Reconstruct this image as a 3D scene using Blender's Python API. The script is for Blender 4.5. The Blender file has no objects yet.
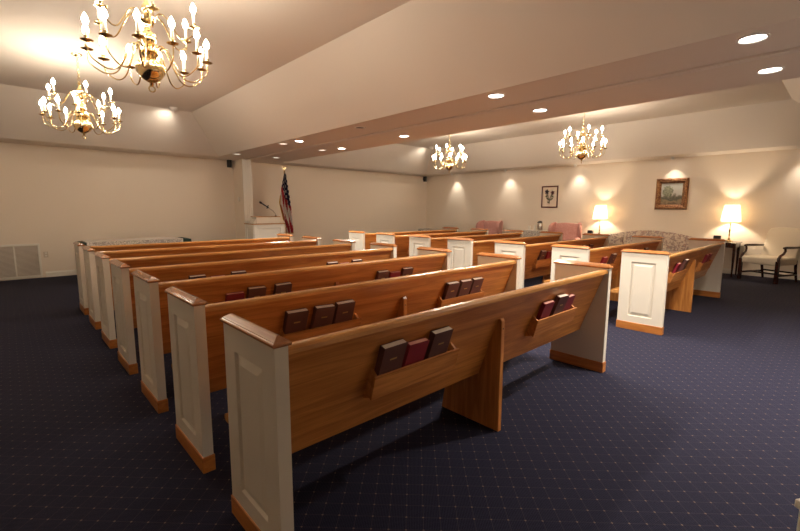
import bpy, bmesh, math, random
from mathutils import Vector, Matrix, noise
C = bpy.context.scene.collection
R = math.radians
PI = math.pi
rnd = random.Random(7)

# ------------------------------------------------------------------ materials
def mat(name, color, rough=0.6, metal=0.0, spec=0.5, emit=None, es=0.0):
    m = bpy.data.materials.new(name); m.use_nodes = True
    b = m.node_tree.nodes['Principled BSDF']
    b.inputs['Base Color'].default_value = (*color, 1)
    b.inputs['Roughness'].default_value = rough
    b.inputs['Metallic'].default_value = metal
    b.inputs['Specular IOR Level'].default_value = spec
    if emit:
        b.inputs['Emission Color'].default_value = (*emit, 1)
        b.inputs['Emission Strength'].default_value = es
    return m
def nd(m, t, **k):
    n = m.node_tree.nodes.new(t)
    for a, v in k.items(): setattr(n, a, v)
    return n
def ramp(m, stops):
    n = nd(m, 'ShaderNodeValToRGB'); e = n.color_ramp.elements
    while len(e) < len(stops): e.new(0.5)
    for i, (p, c) in enumerate(stops):
        e[i].position = p; e[i].color = (*c, 1)
    return n
def math_n(m, op, a, b=None):
    n = nd(m, 'ShaderNodeMath', operation=op); L = m.node_tree.links
    for i, v in enumerate((a, b)):
        if v is None: continue
        if isinstance(v, (int, float)): n.inputs[i].default_value = v
        else: L.new(v, n.inputs[i])
    return n.outputs[0]
def add_noise_bump(m, scale, strength, dist=0.002, coord='Object'):
    L = m.node_tree.links; b = m.node_tree.nodes['Principled BSDF']
    tc = nd(m, 'ShaderNodeTexCoord'); nz = nd(m, 'ShaderNodeTexNoise'); bp = nd(m, 'ShaderNodeBump')
    nz.inputs['Scale'].default_value = scale; nz.inputs['Detail'].default_value = 4
    bp.inputs['Strength'].default_value = strength; bp.inputs['Distance'].default_value = dist
    L.new(tc.outputs[coord], nz.inputs['Vector']); L.new(nz.outputs['Fac'], bp.inputs['Height'])
    L.new(bp.outputs['Normal'], b.inputs['Normal'])
    return tc, nz
def wood(name, dark, light, rough=0.3, axis=(0.7, 9, 9), coat=0.18):
    m = mat(name, light, rough); L = m.node_tree.links; b = m.node_tree.nodes['Principled BSDF']
    tc = nd(m, 'ShaderNodeTexCoord'); mp = nd(m, 'ShaderNodeMapping'); mp.inputs['Scale'].default_value = axis
    n1 = nd(m, 'ShaderNodeTexNoise'); n1.inputs['Scale'].default_value = 2.2; n1.inputs['Detail'].default_value = 6; n1.inputs['Distortion'].default_value = 1.1
    mp2 = nd(m, 'ShaderNodeMapping'); mp2.inputs['Scale'].default_value = tuple(a * (2.2 if a < 2 else 7) for a in axis)
    n2 = nd(m, 'ShaderNodeTexNoise'); n2.inputs['Scale'].default_value = 4; n2.inputs['Detail'].default_value = 3
    L.new(tc.outputs['Object'], mp.inputs[0]); L.new(mp.outputs[0], n1.inputs['Vector'])
    L.new(tc.outputs['Object'], mp2.inputs[0]); L.new(mp2.outputs[0], n2.inputs['Vector'])
    mx = math_n(m, 'ADD', math_n(m, 'MULTIPLY', n1.outputs['Fac'], 0.7), math_n(m, 'MULTIPLY', n2.outputs['Fac'], 0.3))
    r = ramp(m, [(0.36, dark), (0.5, tuple((d + l) / 2 for d, l in zip(dark, light))), (0.62, light)])
    L.new(mx, r.inputs[0]); L.new(r.outputs[0], b.inputs['Base Color'])
    bp = nd(m, 'ShaderNodeBump'); bp.inputs['Strength'].default_value = 0.08; bp.inputs['Distance'].default_value = 0.002
    L.new(n2.outputs['Fac'], bp.inputs['Height']); L.new(bp.outputs[0], b.inputs['Normal'])
    b.inputs['Coat Weight'].default_value = coat; b.inputs['Coat Roughness'].default_value = 0.18
    return m

M = {}
M['wall'] = mat('wall_paint', (0.84, 0.74, 0.62), 0.85, spec=0.25)
add_noise_bump(M['wall'], 90, 0.06)
M['ceil'] = mat('ceiling_paint', (0.83, 0.755, 0.67), 0.75, spec=0.3)
add_noise_bump(M['ceil'], 60, 0.05)
M['white'] = mat('cream_painted_wood', (0.71, 0.66, 0.57), 0.42)
add_noise_bump(M['white'], 25, 0.04)
M['trimw'] = mat('white_trim_paint', (0.82, 0.78, 0.70), 0.4)
M['oak'] = wood('golden_oak', (0.37, 0.125, 0.024), (0.62, 0.265, 0.070), 0.36)
M['oakv'] = wood('golden_oak_vertical_grain', (0.36, 0.12, 0.023), (0.59, 0.25, 0.064), 0.32, axis=(9, 9, 0.7))
M['oakr'] = wood('oak_rack', (0.37, 0.125, 0.024), (0.62, 0.265, 0.070), 0.6, coat=0.0)
M['rail'] = wood('light_oak_rail', (0.46, 0.20, 0.05), (0.66, 0.33, 0.105), 0.24)
M['capw'] = wood('oak_cap', (0.30, 0.10, 0.03), (0.46, 0.19, 0.06), 0.22, axis=(9, 0.7, 9), coat=0.5)
M['plinth'] = wood('oak_plinth', (0.36, 0.12, 0.025), (0.56, 0.22, 0.05), 0.35, axis=(2, 0.7, 9))
M['mahog'] = wood('dark_mahogany', (0.018, 0.005, 0.003), (0.06, 0.014, 0.008), 0.2)
M['brass'] = mat('polished_brass', (0.88, 0.70, 0.38), 0.14, 1.0)
M['brassd'] = mat('aged_brass', (0.66, 0.50, 0.25), 0.24, 1.0)
M['candle'] = mat('ivory_candle_sleeve', (0.85, 0.78, 0.62), 0.5)
M['bulb'] = mat('lit_flame_bulb', (1, 1, 1), 0.4, emit=(1.0, 0.87, 0.70), es=74)
M['lens'] = mat('lit_downlight_lens', (1, 1, 1), 0.4, emit=(1.0, 0.93, 0.84), es=9)
M['lensdim'] = mat('dim_downlight_lens', (0.8, 0.8, 0.8), 0.4, emit=(1.0, 0.86, 0.68), es=0.75)
M['dark'] = mat('black_recess', (0.02, 0.018, 0.016), 0.6)
M['blackp'] = mat('black_plastic', (0.012, 0.011, 0.016), 0.45)
M['ring'] = mat('white_trim_ring', (0.86, 0.84, 0.80), 0.35)
M['track'] = mat('brushed_track_metal', (0.80, 0.74, 0.68), 0.4, 0.1)
M['brownbook'] = mat('brown_book_cloth', (0.11, 0.040, 0.032), 0.55)
add_noise_bump(M['brownbook'], 300, 0.2, 0.001)
M['redbook'] = mat('maroon_book_cloth', (0.24, 0.014, 0.028), 0.5)
add_noise_bump(M['redbook'], 300, 0.2, 0.001)
M['pages'] = mat('page_edges', (0.86, 0.77, 0.66), 0.8)
M['pagesred'] = mat('pink_page_edges', (0.72, 0.38, 0.30), 0.8)
M['gilt'] = mat('gilt_stamp', (0.55, 0.36, 0.12), 0.4, 0.8)
M['cream'] = mat('cream_upholstery', (0.68, 0.60, 0.48), 0.9, spec=0.2)
add_noise_bump(M['cream'], 220, 0.3, 0.002)
M['green'] = mat('dark_green_cloth', (0.012, 0.035, 0.025), 0.85)
M['fred'] = mat('flag_red', (0.52, 0.03, 0.05), 0.7)
M['fwhite'] = mat('flag_white', (0.88, 0.84, 0.80), 0.7)
M['fblue'] = mat('flag_blue', (0.015, 0.02, 0.075), 0.7)
M['fgold'] = mat('gold_fringe', (0.65, 0.40, 0.06), 0.7)
M['chrome'] = mat('brushed_steel', (0.55, 0.52, 0.48), 0.25, 1.0)
M['cup'] = mat('white_paper', (0.85, 0.82, 0.76), 0.7)
M['mat'] = mat('picture_mat', (0.74, 0.62, 0.50), 0.8)
M['redframe'] = wood('red_mahogany_frame', (0.06, 0.010, 0.008), (0.14, 0.022, 0.016), 0.3)
M['outlet'] = mat('ivory_plate', (0.66, 0.56, 0.44), 0.5)

# carpet: navy loop pile, diagonal lattice of fine lines with tan dots at the crossings
def carpet():
    m = mat('patterned_carpet', (0.03, 0.03, 0.06), 0.95, spec=0.12); nt = m.node_tree; L = nt.links
    b = nt.nodes['Principled BSDF']
    tc = nd(m, 'ShaderNodeTexCoord'); sp = nd(m, 'ShaderNodeSeparateXYZ'); L.new(tc.outputs['Object'], sp.inputs[0])
    P = 0.1108
    u = math_n(m, 'ADD', math_n(m, 'DIVIDE', math_n(m, 'ADD', sp.outputs[0], sp.outputs[1]), P), 0.31)
    v = math_n(m, 'ADD', math_n(m, 'DIVIDE', math_n(m, 'SUBTRACT', sp.outputs[0], sp.outputs[1]), P), 0.34)
    du = math_n(m, 'ABSOLUTE', math_n(m, 'SUBTRACT', math_n(m, 'FRACT', math_n(m, 'ADD', u, 0.5)), 0.5))
    dv = math_n(m, 'ABSOLUTE', math_n(m, 'SUBTRACT', math_n(m, 'FRACT', math_n(m, 'ADD', v, 0.5)), 0.5))
    lu = math_n(m, 'LESS_THAN', du, 0.022); lv = math_n(m, 'LESS_THAN', dv, 0.022)
    line = math_n(m, 'MAXIMUM', lu, lv)
    dd = math_n(m, 'ADD', math_n(m, 'MULTIPLY', du, du), math_n(m, 'MULTIPLY', dv, dv))
    dot = math_n(m, 'LESS_THAN', dd, 0.0034)
    # weave: tiny stitched cells
    wx = math_n(m, 'SINE', math_n(m, 'MULTIPLY', sp.outputs[0], 2 * PI / 0.0105))
    wy = math_n(m, 'SINE', math_n(m, 'MULTIPLY', sp.outputs[1], 2 * PI / 0.0105))
    weave = math_n(m, 'ADD', math_n(m, 'MULTIPLY', math_n(m, 'MULTIPLY', wx, wy), 0.5), 0.5)
    nz = nd(m, 'ShaderNodeTexNoise'); nz.inputs['Scale'].default_value = 160; nz.inputs['Detail'].default_value = 2
    L.new(tc.outputs['Object'], nz.inputs['Vector'])
    f = math_n(m, 'MULTIPLY', weave, math_n(m, 'ADD', nz.outputs['Fac'], 0.3))
    r = ramp(m, [(0.12, (0.0028, 0.0034, 0.0115)), (0.72, (0.027, 0.0265, 0.054))]); L.new(f, r.inputs[0])
    m1 = nd(m, 'ShaderNodeMix', data_type='RGBA'); L.new(math_n(m, 'MULTIPLY', line, 0.15), m1.inputs['Factor'])
    L.new(r.outputs[0], m1.inputs['A']); m1.inputs['B'].default_value = (0.13, 0.10, 0.10, 1)
    m2 = nd(m, 'ShaderNodeMix', data_type='RGBA'); L.new(math_n(m, 'MULTIPLY', dot, 0.55), m2.inputs['Factor'])
    L.new(m1.outputs['Result'], m2.inputs['A']); m2.inputs['B'].default_value = (0.24, 0.17, 0.12, 1)
    L.new(m2.outputs['Result'], b.inputs['Base Color'])
    bp = nd(m, 'ShaderNodeBump'); bp.inputs['Strength'].default_value = 0.35; bp.inputs['Distance'].default_value = 0.003
    L.new(f, bp.inputs['Height']); L.new(bp.outputs[0], b.inputs['Normal'])
    b.inputs['Sheen Weight'].default_value = 0.03; b.inputs['Sheen Roughness'].default_value = 0.5
    return m
M['carpet'] = carpet()

def speckle(name, base, cols, scale, rough=0.9):
    m = mat(name, base, rough, spec=0.2); L = m.node_tree.links; b = m.node_tree.nodes['Principled BSDF']
    tc = nd(m, 'ShaderNodeTexCoord'); v = nd(m, 'ShaderNodeTexNoise'); v.inputs['Scale'].default_value = scale
    v.inputs['Detail'].default_value = 3; v.inputs['Distortion'].default_value = 1.5
    L.new(tc.outputs['Object'], v.inputs['Vector'])
    st = [(0.0, base), (0.46, base)]
    for i, c in enumerate(cols): st += [(0.50 + i * 0.06, c)]
    r = ramp(m, st); r.color_ramp.interpolation = 'CONSTANT' if len(cols) > 1 else 'LINEAR'
    L.new(v.outputs['Fac'], r.inputs[0]); L.new(r.outputs[0], b.inputs['Base Color'])
    return m
M['floral'] = speckle('floral_upholstery', (0.66, 0.56, 0.46), [(0.42, 0.31, 0.26), (0.32, 0.28, 0.28), (0.46, 0.25, 0.21), (0.56, 0.45, 0.36)], 13)
M['floraldark'] = speckle('dark_floral_throw', (0.06, 0.06, 0.06), [(0.30, 0.24, 0.18), (0.05, 0.05, 0.055)], 14)
M['pink'] = speckle('rose_upholstery', (0.66, 0.37, 0.33), [(0.60, 0.31, 0.275)], 30)
M['lace'] = speckle('white_lace', (0.72, 0.66, 0.60), [(0.22, 0.19, 0.18), (0.60, 0.54, 0.49), (0.30, 0.26, 0.24)], 34)
M['lacetop'] = mat('white_lace_top', (0.80, 0.74, 0.68), 0.8)

def shade_mat():
    m = bpy.data.materials.new('lit_fabric_shade'); m.use_nodes = True; nt = m.node_tree; nt.nodes.clear(); L = nt.links
    o = nd(m, 'ShaderNodeOutputMaterial'); d = nd(m, 'ShaderNodeBsdfDiffuse'); t = nd(m, 'ShaderNodeBsdfTranslucent'); x = nd(m, 'ShaderNodeMixShader')
    d.inputs[0].default_value = (0.85, 0.78, 0.66, 1); t.inputs[0].default_value = (0.95, 0.85, 0.68, 1); x.inputs[0].default_value = 0.5
    L.new(d.outputs[0], x.inputs[1]); L.new(t.outputs[0], x.inputs[2]); L.new(x.outputs[0], o.inputs[0])
    return m
M['shade'] = shade_mat()

def landscape():
    m = mat('landscape_painting', (0.3, 0.3, 0.2), 0.5); L = m.node_tree.links; b = m.node_tree.nodes['Principled BSDF']
    tc = nd(m, 'ShaderNodeTexCoord'); sp = nd(m, 'ShaderNodeSeparateXYZ'); L.new(tc.outputs['Generated'], sp.inputs[0])
    # generated: y along wall (image right = low y), z up
    nz = nd(m, 'ShaderNodeTexNoise'); nz.inputs['Scale'].default_value = 7; nz.inputs['Detail'].default_value = 5
    L.new(tc.outputs['Generated'], nz.inputs['Vector'])
    h = math_n(m, 'ADD', sp.outputs[2], math_n(m, 'MULTIPLY', math_n(m, 'SUBTRACT', nz.outputs['Fac'], 0.5), 0.5))
    r = ramp(m, [(0.0, (0.10, 0.06, 0.03)), (0.16, (0.24, 0.17, 0.09)), (0.26, (0.06, 0.06, 0.035)), (0.38, (0.13, 0.11, 0.07)), (0.5, (0.42, 0.38, 0.32)), (1.0, (0.40, 0.40, 0.36))])
    L.new(h, r.inputs[0])
    # tree crown at the left of the picture
    dx = math_n(m, 'SUBTRACT', sp.outputs[1], 0.68); dz = math_n(m, 'SUBTRACT', sp.outputs[2], 0.62)
    d = math_n(m, 'ADD', math_n(m, 'MULTIPLY', dx, dx), math_n(m, 'MULTIPLY', dz, dz))
    n2 = nd(m, 'ShaderNodeTexNoise'); n2.inputs['Scale'].default_value = 14; L.new(tc.outputs['Generated'], n2.inputs['Vector'])
    t = math_n(m, 'LESS_THAN', math_n(m, 'ADD', d, math_n(m, 'MULTIPLY', n2.outputs['Fac'], 0.12)), 0.125)
    mx = nd(m, 'ShaderNodeMix', data_type='RGBA'); L.new(math_n(m, 'MULTIPLY', t, 0.85), mx.inputs['Factor'])
    r2 = ramp(m, [(0.35, (0.05, 0.055, 0.03)), (0.65, (0.26, 0.26, 0.14))]); L.new(n2.outputs['Fac'], r2.inputs[0])
    L.new(r.outputs[0], mx.inputs['A']); L.new(r2.outputs[0], mx.inputs['B']); L.new(mx.outputs['Result'], b.inputs['Base Color'])
    return m
M['landscape'] = landscape()
M['giltframe'] = mat('carved_gilt', (0.34, 0.17, 0.065), 0.42, 0.55)
def giltb():
    m = M['giltframe']; L = m.node_tree.links; b = m.node_tree.nodes['Principled BSDF']
    tc = nd(m, 'ShaderNodeTexCoord'); v = nd(m, 'ShaderNodeTexVoronoi'); v.inputs['Scale'].default_value = 38
    L.new(tc.outputs['Object'], v.inputs['Vector'])
    r = ramp(m, [(0.1, (0.48, 0.26, 0.11)), (0.6, (0.15, 0.055, 0.022))]); L.new(v.outputs['Distance'], r.inputs[0]); L.new(r.outputs[0], b.inputs['Base Color'])
    bp = nd(m, 'ShaderNodeBump'); bp.inputs['Strength'].default_value = 0.8; bp.inputs['Distance'].default_value = 0.006; bp.invert = True
    L.new(v.outputs['Distance'], bp.inputs['Height']); L.new(bp.outputs[0], b.inputs['Normal'])
giltb()

# ------------------------------------------------------------------ mesh helpers
def bx(bm, x0, x1, y0, y1, z0, z1, bev=0.0, seg=1, mtx=None):
    r = bmesh.ops.create_cube(bm, size=1)
    vs = r['verts']
    for v in vs:
        v.co = Vector(((x0 + x1) / 2 + v.co.x * (x1 - x0), (y0 + y1) / 2 + v.co.y * (y1 - y0), (z0 + z1) / 2 + v.co.z * (z1 - z0)))
    if bev > 0:
        es = list({e for v in vs for e in v.link_edges})
        r2 = bmesh.ops.bevel(bm, geom=es, offset=bev, segments=seg, profile=0.5, affect='EDGES')
        vs = list({v for v in r2['verts']} | {v for v in vs if v.is_valid})
    if mtx is not None:
        bmesh.ops.transform(bm, matrix=mtx, verts=vs)
    return vs
def lathe(bm, prof, seg=20, loc=(0, 0, 0), flute=None, mtx=None):
    rings = []; new = []
    for (r, z) in prof:
        row = []
        for i in range(seg):
            a = 2 * PI * i / seg; rr = max(r, 1e-5)
            if flute: rr *= flute(a, z)
            row.append(bm.verts.new((loc[0] + rr * math.cos(a), loc[1] + rr * math.sin(a), loc[2] + z)))
        rings.append(row); new += row
    for a, b in zip(rings[:-1], rings[1:]):
        for i in range(seg):
            bm.faces.new((a[i], a[(i + 1) % seg], b[(i + 1) % seg], b[i]))
    bm.faces.new(rings[0][::-1]); bm.faces.new(rings[-1])
    if mtx is not None: bmesh.ops.transform(bm, matrix=mtx, verts=new)
def tube(bm, pts, rad, seg=8):
    pts = [Vector(p) for p in pts]; rings = []; up = None
    for i, p in enumerate(pts):
        t = (pts[min(i + 1, len(pts) - 1)] - pts[max(i - 1, 0)]).normalized()
        if up is None:
            up = Vector((0, 0, 1)) if abs(t.z) < 0.9 else Vector((1, 0, 0))
        n = (up - t * up.dot(t)).normalized(); b = t.cross(n); up = n
        r = rad(i / (len(pts) - 1)) if callable(rad) else rad
        rings.append([bm.verts.new(p + (n * math.cos(2 * PI * k / seg) + b * math.sin(2 * PI * k / seg)) * r) for k in range(seg)])
    for a, b in zip(rings[:-1], rings[1:]):
        for k in range(seg): bm.faces.new((a[k], b[k], b[(k + 1) % seg], a[(k + 1) % seg]))
    bm.faces.new(rings[0]); bm.faces.new(rings[-1][::-1])
def torus(bm, Rr, r, mtx, seg=16, s2=6):
    rows = []
    for i in range(seg):
        a = 2 * PI * i / seg
        rows.append([bm.verts.new(mtx @ Vector(((Rr + r * math.cos(b)) * math.cos(a), (Rr + r * math.cos(b)) * math.sin(a), r * math.sin(b)))) for b in [2 * PI * k / s2 for k in range(s2)]])
    for i in range(seg):
        a, b = rows[i], rows[(i + 1) % seg]
        for k in range(s2): bm.faces.new((a[k], b[k], b[(k + 1) % s2], a[(k + 1) % s2]))
def prism(bm, poly, axis, t0, t1, bev=0.0, seg=2):
    """extrude a 2D polygon; axis 'x': poly=(y,z), 'y': poly=(x,z), 'z': poly=(x,y)"""
    def P(p, t):
        return {'x': (t, p[0], p[1]), 'y': (p[0], t, p[1]), 'z': (p[0], p[1], t)}[axis]
    a = [bm.verts.new(P(p, t0)) for p in poly]; b = [bm.verts.new(P(p, t1)) for p in poly]
    f1 = bm.faces.new(a); f2 = bm.faces.new(b[::-1]); fs = [f1, f2]
    n = len(poly)
    for i in range(n): fs.append(bm.faces.new((a[i], b[i], b[(i + 1) % n], a[(i + 1) % n])))
    bmesh.ops.recalc_face_normals(bm, faces=fs)
    if bev > 0:
        bmesh.ops.bevel(bm, geom=list({e for f in (f1, f2) for e in f.edges}), offset=bev, segments=seg, profile=0.5, affect='EDGES')
def obj(name, bm, m, parent=None, smooth=None, loc=None, label=None):
    me = bpy.data.meshes.new(name)
    bmesh.ops.recalc_face_normals(bm, faces=bm.faces[:])
    bm.to_mesh(me); bm.free()
    for x in (m if isinstance(m, (list, tuple)) else [m]): me.materials.append(x)
    o = bpy.data.objects.new(name, me); C.objects.link(o)
    if smooth is not None:
        me.polygons.foreach_set('use_smooth', [True] * len(me.polygons))
        if smooth < 180:
            me.set_sharp_from_angle(angle=R(smooth))
    if parent: o.parent = parent
    if loc: o.location = loc
    if label: o['label'] = label
    return o
def thing(name, label, cat, loc=(0, 0, 0), rz=0, group=None):
    o = bpy.data.objects.new(name, None); C.objects.link(o); o.empty_display_size = 0.1
    o.location = loc; o.rotation_euler = (0, 0, rz); o['label'] = label; o['category'] = cat
    if group: o['group'] = group
    return o
def tag(o, label, cat, group=None, kind=None):
    o['label'] = label; o['category'] = cat
    if group: o['group'] = group
    if kind: o['kind'] = kind
    return o
def struct(name, bm, m, smooth=None):
    o = obj(name, bm, m, smooth=smooth); o['kind'] = 'structure'; return o
def kids(o): return [c for c in bpy.data.objects if c.parent is o]
def copy_tree(o, parent=None):
    c = o.copy(); C.objects.link(c); c.parent = parent
    for ch in kids(o): copy_tree(ch, c)
    return c
def place(o, loc, rz, label, group=None):
    o.location = loc; o.rotation_euler = (0, 0, rz); o['label'] = label
    if group: o['group'] = group
    return o
def nb(): return bmesh.new()

# ------------------------------------------------------------------ room
X0, X1, Y0, Y1, ZS, ZT = -2.4, 11.86, -2.2, 11.225, 2.66, 3.40
bm = nb(); bx(bm, X0 - .2, X1 + .2, Y0 - .2, Y1 + .2, -0.12, 0.0); struct('floor', bm, M['carpet'])
for nm, b_ in (('wall_front', (X0 - .2, X1 + .2, Y1, Y1 + .15)), ('wall_back', (X0 - .2, X1 + .2, Y0 - .15, Y0)),
               ('wall_left', (X0 - .15, X0, Y0, Y1)), ('wall_right', (X1, X1 + .15, Y0, Y1))):
    bm = nb(); bx(bm, *b_, 0, ZS); struct(nm, bm, M['wall'])
bm = nb(); bx(bm, 4.47, 4.67, 10.60, Y1, 0, ZS); struct('wall_stub', bm, M['wall'])

# tray ceiling: (bottom rect, top rect) for both trays
T1 = dict(b=(-1.95, 3.875, 0.0, 10.58), t=(-1.2, 3.02, 0.95, 9.60))
T2 = dict(b=(5.57, 11.2, 0.0, 10.64), t=(6.35, 10.5, 0.95, 9.72))
bm = nb()
def quad(*p): return bm.faces.new([bm.verts.new(q) for q in p])
def ring(b, z0, t, z1):
    (a0, a1, c0, c1), (e0, e1, g0, g1) = b, t
    B = [(a0, c0, z0), (a1, c0, z0), (a1, c1, z0), (a0, c1, z0)]; T = [(e0, g0, z1), (e1, g0, z1), (e1, g1, z1), (e0, g1, z1)]
    for i in range(4): quad(B[i], B[(i + 1) % 4], T[(i + 1) % 4], T[i])
for t in (T1, T2):
    ring(t['b'], ZS, t['t'], ZT)
    e0, e1, g0, g1 = t['t']; quad((e0, g0, ZT), (e1, g0, ZT), (e1, g1, ZT), (e0, g1, ZT))
xs = [X0 - .2, T1['b'][0], T1['b'][1], T2['b'][0], T2['b'][1], X1 + .2]
quad((xs[0], Y0 - .2, ZS), (xs[1], Y0 - .2, ZS), (xs[1], Y1 + .2, ZS), (xs[0], Y1 + .2, ZS))
quad((xs[2], Y0 - .2, ZS), (xs[3], Y0 - .2, ZS), (xs[3], Y1 + .2, ZS), (xs[2], Y1 + .2, ZS))
quad((xs[4], Y0 - .2, ZS), (xs[5], Y0 - .2, ZS), (xs[5], Y1 + .2, ZS), (xs[4], Y1 + .2, ZS))
for t, a, b in ((T1, xs[1], xs[2]), (T2, xs[3], xs[4])):
    quad((a, Y0 - .2, ZS), (b, Y0 - .2, ZS), (b, t['b'][2], ZS), (a, t['b'][2], ZS))
    quad((a, t['b'][3], ZS), (b, t['b'][3], ZS), (b, Y1 + .2, ZS), (a, Y1 + .2, ZS))
# closed outer roof above the trays
quad((X0 - .2, Y0 - .2, 3.6), (X1 + .2, Y0 - .2, 3.6), (X1 + .2, Y1 + .2, 3.6), (X0 - .2, Y1 + .2, 3.6))
struct('ceiling', bm, M['ceil'])

# baseboards
def base_prof(d):  # depth outwards
    return [(0, 0), (d, 0), (d, 0.085), (d * .6, 0.10), (d * .35, 0.115), (0, 0.115)]
for nm, x0_, x1_ in (('baseboard_front', 0.5, 4.47), ('baseboard_front_right', 4.67, X1)):
    bm = nb(); prism(bm, [(Y1 - a, z) for a, z in base_prof(.018)], 'x', x0_, x1_); struct(nm, bm, M['trimw'])
bm = nb(); prism(bm, [(X1 - a, z) for a, z in base_prof(.018)], 'y', Y0, Y1); struct('baseboard_right', bm, M['trimw'])
# partition post: fluted casing on the stub wall's end
bm = nb()
bx(bm, 4.455, 4.685, 10.575, 10.60, 0, ZS)
for k in range(4):
    xk = 4.478 + k * 0.054
    bx(bm, xk, xk + 0.022, 10.566, 10.576, 0.12, ZS, 0.003)
struct('trim_1', bm, M['trimw'])
# folding-partition track recessed along the beam
bm = nb(); bx(bm, 4.535, 4.59, Y0, 10.575, ZS - 0.018, ZS + 0.002, 0.003); bx(bm, 4.625, 4.65, Y0, 10.575, ZS - 0.012, ZS + 0.002, 0.003)
struct('trim_2', bm, M['track'])
bm = nb(); bx(bm, 4.591, 4.624, Y0, 10.575, ZS - 0.004, ZS + 0.002); struct('trim_3', bm, M['dark'])

# return-air grille in the front wall
g = thing('wall_vent', 'large white louvred return air grille low on the front wall', 'vent', (0, Y1, 0))
bm = nb()
vx0, vx1, vz0, vz1 = -0.86, 0.45, 0.02, 0.70
for a in ((vx0, vx1, vz0, vz0 + .035), (vx0, vx1, vz1 - .035, vz1)): bx(bm, a[0], a[1], -.018, 0, a[2], a[3], .003)
for a in (vx0, vx1 - .035): bx(bm, a, a + .035, -.018, 0, vz0 + .035, vz1 - .035, .003)
obj('frame', bm, M['trimw'], g)
for i, xd in enumerate((-0.40, 0.06)):
    bm = nb(); bx(bm, xd - .012, xd + .012, -.016, 0, vz0 + .035, vz1 - .035); obj('divider', bm, M['trimw'], g)
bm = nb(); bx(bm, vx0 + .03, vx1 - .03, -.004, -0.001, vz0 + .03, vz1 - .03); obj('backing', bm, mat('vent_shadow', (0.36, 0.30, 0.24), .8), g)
M['slat'] = mat('vent_slat', (0.76, 0.70, 0.62), 0.5)
bm = nb()
for (a, b) in ((vx0 + .035, -.412), (-.388, .048), (.072, vx1 - .035)):
    n = 26
    for k in range(n):
        z = vz0 + .045 + k * (vz1 - vz0 - .09) / (n - 1)
        bx(bm, a, b, -.012, -.004, z - .0065, z + .0065, mtx=Matrix.Translation((0, -.008, z)) @ Matrix.Rotation(R(35), 4, 'X') @ Matrix.Translation((0, .008, -z)))
obj('louvres', bm, M['slat'], g)
def plate(name, label, cat, loc, rz, w=.075, h=.118):
    t = thing(name, label, cat, loc, rz)
    bm = nb(); bx(bm, -w / 2, w / 2, -.006, 0, -h / 2, h / 2, .002); obj('cover_plate', bm, M['outlet'], t)
    return t
t = plate('wall_outlet', 'ivory electrical outlet plate on front wall right of the vent', 'outlet', (0.535, Y1, 0.47), 0)
for s in (-.028, .028):
    bm = nb(); bx(bm, -.017, .017, -.009, -.005, s - .014, s + .014, .002); obj('socket', bm, M['dark'] if False else M['trimw'], t)
t = plate('thermostat', 'small ivory thermostat on the side of the short partition wall', 'thermostat', (4.47, 10.9, 1.66), R(-90), .08, .12)
bm = nb(); bx(bm, -.03, .03, -.028, -.006, -.045, .045, .004); obj('housing', bm, M['trimw'], t)
t = plate('wall_outlet', 'small ivory outlet plate low on the front wall beyond the flag', 'outlet', (8.0, Y1, 0.42), 0)
for s in (-.028, .028):
    bm = nb(); bx(bm, -.017, .017, -.009, -.005, s - .014, s + .014, .002); obj('socket', bm, M['trimw'], t)

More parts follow.
